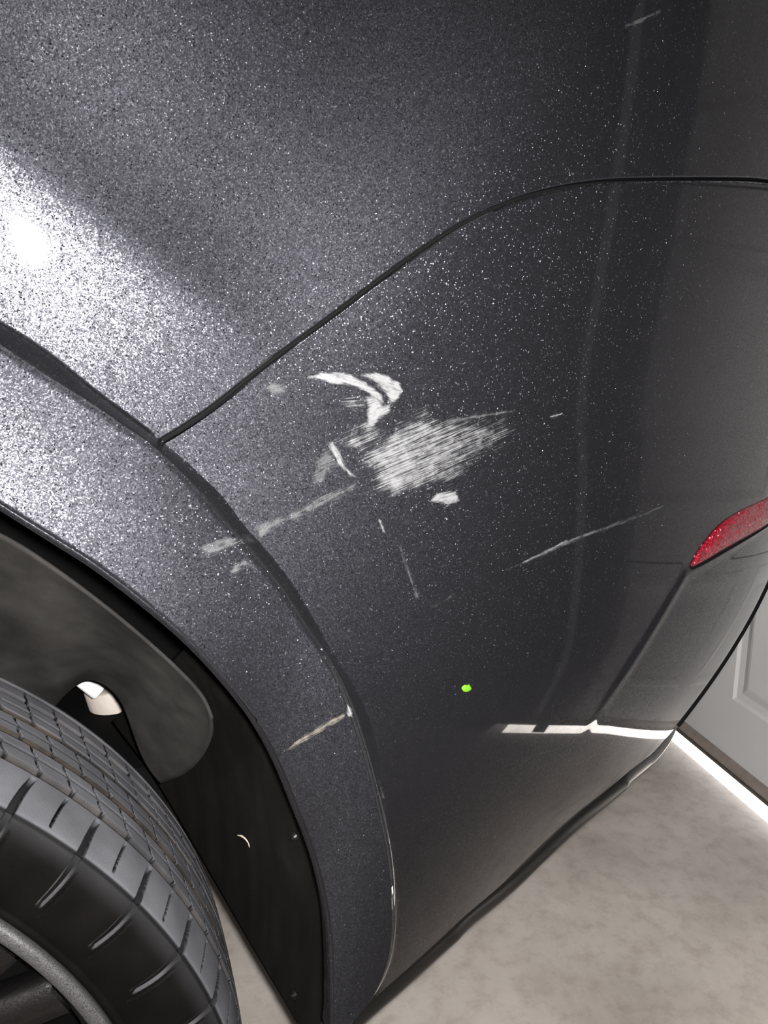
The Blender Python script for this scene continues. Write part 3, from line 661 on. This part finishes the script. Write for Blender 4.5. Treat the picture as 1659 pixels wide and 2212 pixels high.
def raised_panel_mesh(wd, ht):
    """panel field with a moulded sloping border: flat rim, sunk groove, raised field"""
    vs, fs = [], []
    rings = [(0.0, 0.0), (0.006, 0.0045), (0.022, 0.0050), (0.040, -0.0030), (0.046, -0.0042)]
    for ins, dx in rings:
        for (y, z) in ((ins, ins), (wd - ins, ins), (wd - ins, ht - ins), (ins, ht - ins)): vs.append((dx, y, z))
    for k in range(len(rings) - 1):
        for j in range(4): fs.append((k * 4 + j, k * 4 + (j + 1) % 4, (k + 1) * 4 + (j + 1) % 4, (k + 1) * 4 + j))
    b = (len(rings) - 1) * 4; fs.append((b, b + 1, b + 2, b + 3))
    me = bpy.data.meshes.new('panel'); me.from_pydata(vs, [], [f[::-1] for f in fs]); me.update(); me.materials.append(MAT['door']); return me
PW, PH, PG = 0.50, 0.335, 0.105
pm = raised_panel_mesh(PW, PH)
PY1 = 1.206                                  # edge of the panel seen beside the bumper
ys = sorted([PY1 - PW + k * (PW + PG) for k in range(-3, 7)]); ys = [y for y in ys if y > DY0 + 0.03 and y + PW < DY1 - 0.03]
for r_ in range(4):
    z0 = Z0 + r_ * SECH
    # section skin with rectangular openings for the panels
    cuts = [DY0 - 0.02]
    for y in ys: cuts += [y, y + PW]
    cuts.append(DY1 + 0.02); zc = [z0, z0 + 0.151 if r_ == 0 else z0 + 0.09, 0, z0 + SECH - 0.004]; zc[2] = zc[1] + PH
    vs, fs = [], []
    def quad(y0, y1, za, zb):
        b = len(vs); vs.extend([(DX, y0, za), (DX, y1, za), (DX, y1, zb), (DX, y0, zb)]); fs.append((b, b + 3, b + 2, b + 1))
    quad(cuts[0], cuts[-1], zc[0], zc[1]); quad(cuts[0], cuts[-1], zc[2], zc[3])
    for k in range(0, len(cuts) - 1, 2): quad(cuts[k], cuts[k + 1], zc[1], zc[2])
    b = len(vs)                                  # back and edges
    y0, y1, za, zb, t = cuts[0], cuts[-1], zc[0], z0 + SECH, 0.035
    vs.extend([(DX, y0, za), (DX, y1, za), (DX, y1, zb), (DX, y0, zb), (DX + t, y0, za), (DX + t, y1, za), (DX + t, y1, zb), (DX + t, y0, zb)])
    fs += [(b + 4, b + 5, b + 6, b + 7), (b, b + 1, b + 5, b + 4), (b + 3, b + 7, b + 6, b + 2), (b, b + 4, b + 7, b + 3), (b + 1, b + 2, b + 6, b + 5)]
    sec = mesh_obj('section', vs, fs, 'door', door, smooth=False)
    for y in ys:
        p = bpy.data.objects.new('panel', pm); C.objects.link(p); p.location = (DX, y, zc[1]); p.parent = sec
# bottom seal: tan holder ridge, dark rubber lip; a thin line of daylight stays open below it
def prism_y(name, prof_, y0, y1, mat, parent):
    n = len(prof_); vs = [(x, y0, z) for x, z in prof_] + [(x, y1, z) for x, z in prof_]
    fs = [(k, (k + 1) % n, n + (k + 1) % n, n + k) for k in range(n)] + [tuple(range(n))[::-1], tuple(range(n, 2 * n))]
    return mesh_obj(name, vs, fs, mat, parent, smooth=False)
prism_y('seal_holder', [(DX - 0.004, 0.049), (DX - 0.012, 0.052), (DX - 0.013, 0.058), (DX - 0.004, 0.068), (DX + 0.001, 0.070), (DX + 0.03, 0.068), (DX + 0.03, 0.049)], DY0, DY1, 'seal_dust', door)
prism_y('rubber_seal', [(DX - 0.004, 0.0505), (DX - 0.008, 0.043), (DX - 0.006, 0.036), (DX + 0.004, 0.0325), (DX + 0.026, 0.0325), (DX + 0.032, 0.0505)], DY0, DY1, 'seal', door)
# unseen ceiling batten, added as fill for door and floor
lampr = empty('fill_batten', (-2.3, -1.0, ZC)); tag(lampr, 'long white batten light added unseen on the garage ceiling as fill', 'lamp')
MAT['lamp_body'] = plain('white_enamel', (0.7, 0.7, 0.7), 0.4)
m_, nt_, p_ = new_mat('lit_tube'); p_.inputs['Emission Color'].default_value = (1, 0.97, 0.92, 1); p_.inputs['Emission Strength'].default_value = 420.0; MAT['lit_tube'] = m_
o = box_obj('housing', (-0.6, -0.05, -0.04), (0.6, 0.05, 0.0), 'lamp_body', bevel=0.004); o.parent = lampr
o = tube('lit_tube', np.stack([np.linspace(-0.57, 0.57, 9), np.zeros(9), np.full(9, -0.055)], 1), 0.016, 'lit_tube', 14); o.parent = lampr
MAT['jamb'] = plain('dark_jamb_board', (0.035, 0.033, 0.032), 0.7, noise=0.2, scale=20)
struct(box_obj('trim_1', (DX - 0.022, DY0 - 0.03, 0.05), (DX - 0.002, -0.055, 2.3), 'jamb', bevel=0.002))
# steel track at the side of the door
TY = 0.09
trk = empty('door_track', (DX - 0.06, TY - 0.03, 0)); tag(trk, 'galvanised steel guide rail standing upright beside the garage door', 'rail')
def tpart(name, lo, hi):
    o = box_obj(name, lo, hi, 'galv', bevel=0.001); o.parent = trk; o.matrix_parent_inverse = Matrix.Translation((-(DX - 0.06), -(TY - 0.03), 0)); return o
tpart('rail', (DX - 0.085, TY - 0.05, 0.07), (DX - 0.083, TY + 0.005, 2.1)); tpart('rail_flange', (DX - 0.085, TY - 0.05, 0.07), (DX - 0.035, TY - 0.048, 2.1))
tpart('angle_iron', (DX - 0.035, TY - 0.09, 0.07), (DX + 0.01, TY - 0.048, 2.1))
for z in (0.35, 0.75, 1.15, 1.6, 2.0): tpart('bracket', (DX - 0.06, TY - 0.075, z), (DX - 0.005, TY - 0.05, z + 0.05))

# ------------------------------------------------------------------ scuffs and scratches (thin, on the paint)
def poly_mask(pts, poly, soft):
    poly = np.asarray(poly, float); q = np.roll(poly, -1, 0); inside = np.zeros(len(pts), bool); dm = np.full(len(pts), 1e9)
    for a, b in zip(poly, q):
        d = b - a; t = np.clip(((pts - a) @ d) / (d @ d + 1e-9), 0, 1); dm = np.minimum(dm, np.linalg.norm(pts - a - t[:, None] * d, axis=1))
        c = ((a[1] > pts[:, 1]) != (b[1] > pts[:, 1])); xi = (b[0] - a[0]) * (pts[:, 1] - a[1]) / (b[1] - a[1] + 1e-12) + a[0]; inside ^= c & (pts[:, 0] < xi)
    sd = np.where(inside, dm, -dm); return np.clip(0.5 + sd / (2 * soft), 0, 1), sd
def mesh_hit(o):
    me = o.data; bv = BVHTree.FromPolygons([v.co for v in me.vertices], [p.vertices for p in me.polygons]); c = Vector(CAM)
    def f(px, off):
        out = np.full((len(px), 3), np.nan)
        for k, d in enumerate(rays(px)):
            h = bv.ray_cast(c, Vector(d).normalized())
            if h[0] is not None:
                n = h[1] if h[1].dot(c - h[0]) > 0 else -h[1]; out[k] = h[0] + n * off
        return out
    return f
def scuff(poly, mat, parent, soft=6, direction=(1, -0.42), step=2.5, off=0.00045, gain=None):
    poly = np.asarray(poly, float); dr = np.array(direction, float); dr /= np.linalg.norm(dr); nr = np.array([-dr[1], dr[0]])
    uvp = np.stack([poly @ dr, poly @ nr], 1); lo = uvp.min(0) - soft * 1.2; hi = uvp.max(0) + soft * 1.2
    us = np.arange(lo[0], hi[0] + step, step); vs_ = np.arange(lo[1], hi[1] + step, step)
    UU, VV = np.meshgrid(us, vs_, indexing='ij'); px = UU.reshape(-1, 1) * dr + VV.reshape(-1, 1) * nr
    m, sd = poly_mask(px, poly, soft)
    if gain is not None: m = m * gain(px)
    P = HIT[parent.name](px, off); n_, m_ = UU.shape
    f = grid_faces(n_, m_, flip=True); keep = (sd[f] > -soft * 1.3).any(1) & ~np.isnan(P[f]).any((1, 2)); f = f[keep]
    idx = np.unique(f); remap = np.full(len(P), -1); remap[idx] = np.arange(len(idx))
    o = mesh_obj('scuff_mark', P[idx], remap[f], mat)
    me = o.data; at = me.attributes.new('mask', 'FLOAT', 'POINT'); at.data.foreach_set('value', m[idx].astype(np.float32))
    uvl = me.uv_layers.new(name='streak'); li = np.zeros(len(me.loops), dtype=np.int32); me.loops.foreach_get('vertex_index', li)
    sc_ = 0.00029; U = np.stack([UU.ravel()[idx] * sc_, VV.ravel()[idx] * sc_], 1)[li]; uvl.data.foreach_set('uv', U.astype(np.float32).ravel())
    o.parent = parent; return o
K = bumper; FLR = bpy.data.objects['wheel_arch_flare']; QP = bpy.data.objects['quarter_panel']
HIT = {o.name: mesh_hit(o) for o in (K, FLR, QP)}
def zp(l): return [(560 + x / 4.879, 780 + y / 4.879) for x, y in l]
scuff(zp([(505, 172), (620, 125), (800, 113), (960, 140), (1060, 200), (1200, 290), (1290, 370), (1310, 450), (1230, 400), (1100, 310), (990, 262), (900, 235), (780, 238), (640, 192)]), 'scuff', K, 4, (1, 0.28), 2)
scuff(zp([(1075, 140), (1200, 128), (1335, 145), (1470, 230), (1512, 320), (1430, 430), (1370, 425), (1330, 330), (1240, 240), (1150, 178)]), 'scuff', K, 4, (1, 0.45), 2)
scuff(zp([(1120, 390), (1230, 370), (1300, 470), (1375, 455), (1372, 525), (1260, 600), (1200, 690), (1120, 710), (1140, 600), (1135, 480)]), 'scuff', K, 5, (1, -0.35), 2)
scuff(zp([(870, 440), (1000, 355), (1100, 440), (1095, 540), (1000, 525), (940, 485)]), 'scuff_fan', K, 9, (1, -0.1), 2, gain=lambda p: 0.62 + 0 * p[:, 0])
scuff(zp([(735, 862), (900, 785), (1030, 680), (1110, 640), (1240, 700), (1260, 770), (1150, 890), (1080, 960), (960, 905), (840, 895)]), 'scuff_fan', K, 8, (1, -0.42), 2, gain=lambda p: 0.70 + 0 * p[:, 0])
FAN = [(784, 992), (812, 965), (841, 941), (887, 910), (912, 893), (935, 912), (1010, 908), (1092, 916), (1122, 932), (1081, 953), (1020, 994), (964, 1035), (912, 1050), (851, 1066), (820, 1050), (808, 1028), (822, 1012), (794, 999)]
scuff(FAN, 'scuff_fan', K, 16, (1, -0.43), gain=lambda p: np.clip(1.25 - (p[:, 0] - 790) / 420, 0.45, 1.2))
scuff([(943, 1066), (984, 1061), (992, 1079), (966, 1094), (953, 1084), (928, 1082)], 'scuff', K, 5, (1, -0.3), 2)
scuff([(706, 955), (718, 954), (735, 983), (746, 1008), (768, 1030), (752, 1024), (733, 1005), (720, 985)], 'scuff', K, 4, (0.5, 1), 2)
scuff([(700, 968), (722, 982), (730, 1005), (690, 1022), (676, 1000)], 'scuff_faint', K, 10)
scuff([(770, 1042), (700, 1068), (620, 1110), (552, 1140), (560, 1162), (620, 1128), (700, 1092), (765, 1062)], 'scuff_faint', K, 9, (1, -0.5))
scuff([(545, 1138), (585, 1118), (588, 1140), (566, 1165)], 'scuff_faint', K, 6, (0.7, -1))
scuff([(676, 1012), (720, 1000), (700, 1040), (672, 1048)], 'scuff_faint', K, 9, (1, -0.5))
scuff([(816, 1122), (822, 1124), (831, 1150), (826, 1148)], 'scuff', K, 3, (0.4, 1), 1.5)
scuff([(1093, 1231), (1165, 1194), (1232, 1163), (1330, 1128), (1432, 1092), (1432, 1097), (1332, 1136), (1235, 1172), (1168, 1203)], 'scuff_faint', K, 4, (1, -0.42), 2)
scuff([(1093, 1231), (1165, 1196), (1225, 1166), (1226, 1169), (1166, 1200)], 'scuff', K, 2.5, (1, -0.46), 1.5)
scuff([(935, 1310), (982, 1280), (983, 1283), (937, 1313)], 'scuff_faint', K, 2.5, (1, -0.6), 1.5)
scuff([(960, 905), (1040, 893), (1110, 884), (1112, 890), (1040, 902), (965, 914)], 'scuff_faint', K, 4, (1, -0.25), 2)
scuff([(1188, 899), (1213, 892), (1214, 895), (1190, 902)], 'scuff', K, 2.5, (1, -0.28), 1.5)
scuff([(572, 838), (590, 822), (614, 828), (618, 848), (592, 856)], 'scuff_faint', K, 8)
scuff([(860, 1180), (866, 1178), (905, 1290), (898, 1292)], 'scuff_faint', K, 5, (0.3, 1), 2)
scuff([(425, 1178), (500, 1155), (525, 1164), (520, 1176), (470, 1196), (440, 1205)], 'scuff_faint', FLR, 9, (1, -0.5))
scuff([(494, 1243), (505, 1218), (525, 1208), (545, 1214), (553, 1230), (540, 1226), (522, 1226), (508, 1240)], 'scuff_faint', FLR, 6, (1, -0.3))
scuff([(612, 1624), (650, 1592), (715, 1552), (748, 1538), (746, 1549), (700, 1578), (655, 1604)], 'scuff_tan', FLR, 4, (1, -0.58), 2)
scuff([(748, 1520), (756, 1528), (762, 1549), (752, 1547)], 'scuff', FLR, 3, (0.4, 1), 1.5)
scuff([(820, 1698), (824, 1700), (830, 1726), (825, 1724)], 'scuff', FLR, 2.5, (0.25, 1), 1.5)
scuff([(1345, 55), (1425, 22), (1428, 28), (1350, 62)], 'scuff_faint', QP, 5, (1, -0.4), 2)

# lime fleck on the bumper
MAT['lime'] = plain('lime_green', (0.085, 0.25, 0.0), 0.7)
p0 = hit([(1008, 1487)], 0.0)[0]; th = np.linspace(0, 2 * math.pi, 24, endpoint=False)
out = np.array([(-11, 0), (-9, -4), (-5, -7), (-1, -8), (1, -6.5), (4, -8), (7, -7), (9, -3), (11, 1), (7, 5), (3, 7), (-2, 8), (-7, 6)], float)
ring = lambda k, o_: hit(np.array([1008, 1487]) + out * k, o_)
gp = np.stack([ring(1.05, -0.0002), ring(1.0, 0.0004), ring(0.8, 0.0009), ring(0.4, 0.0012), ring(0.02, 0.0013)], 1)
tag(grid_obj('green_fleck', gp, 'lime', close_n=True), 'tiny lime green fleck stuck low on the grey bumper', 'fleck')


for n_, l_, c_ in (('floor', 'stained beige concrete garage floor under the car', 'floor'), ('ceiling', 'plain garage ceiling above the car', 'ceiling'), ('wall_left', 'plain grey garage wall beyond the camera side of the car', 'wall'),
                   ('wall_right', 'plain grey garage wall on the far side of the car', 'wall'), ('wall_front', 'plain grey garage wall ahead of the car', 'wall'), ('wall_back', 'grey garage wall with the door opening behind the car', 'wall'),
                   ('driveway', 'sunlit concrete driveway outside the garage door', 'driveway'), ('door_1', 'pale panelled garage door with daylight showing under its seal', 'garage door'), ('trim_1', 'dark upright jamb board beside the garage door', 'trim')):
    o = bpy.data.objects[n_]; o['label'] = l_; o['category'] = c_
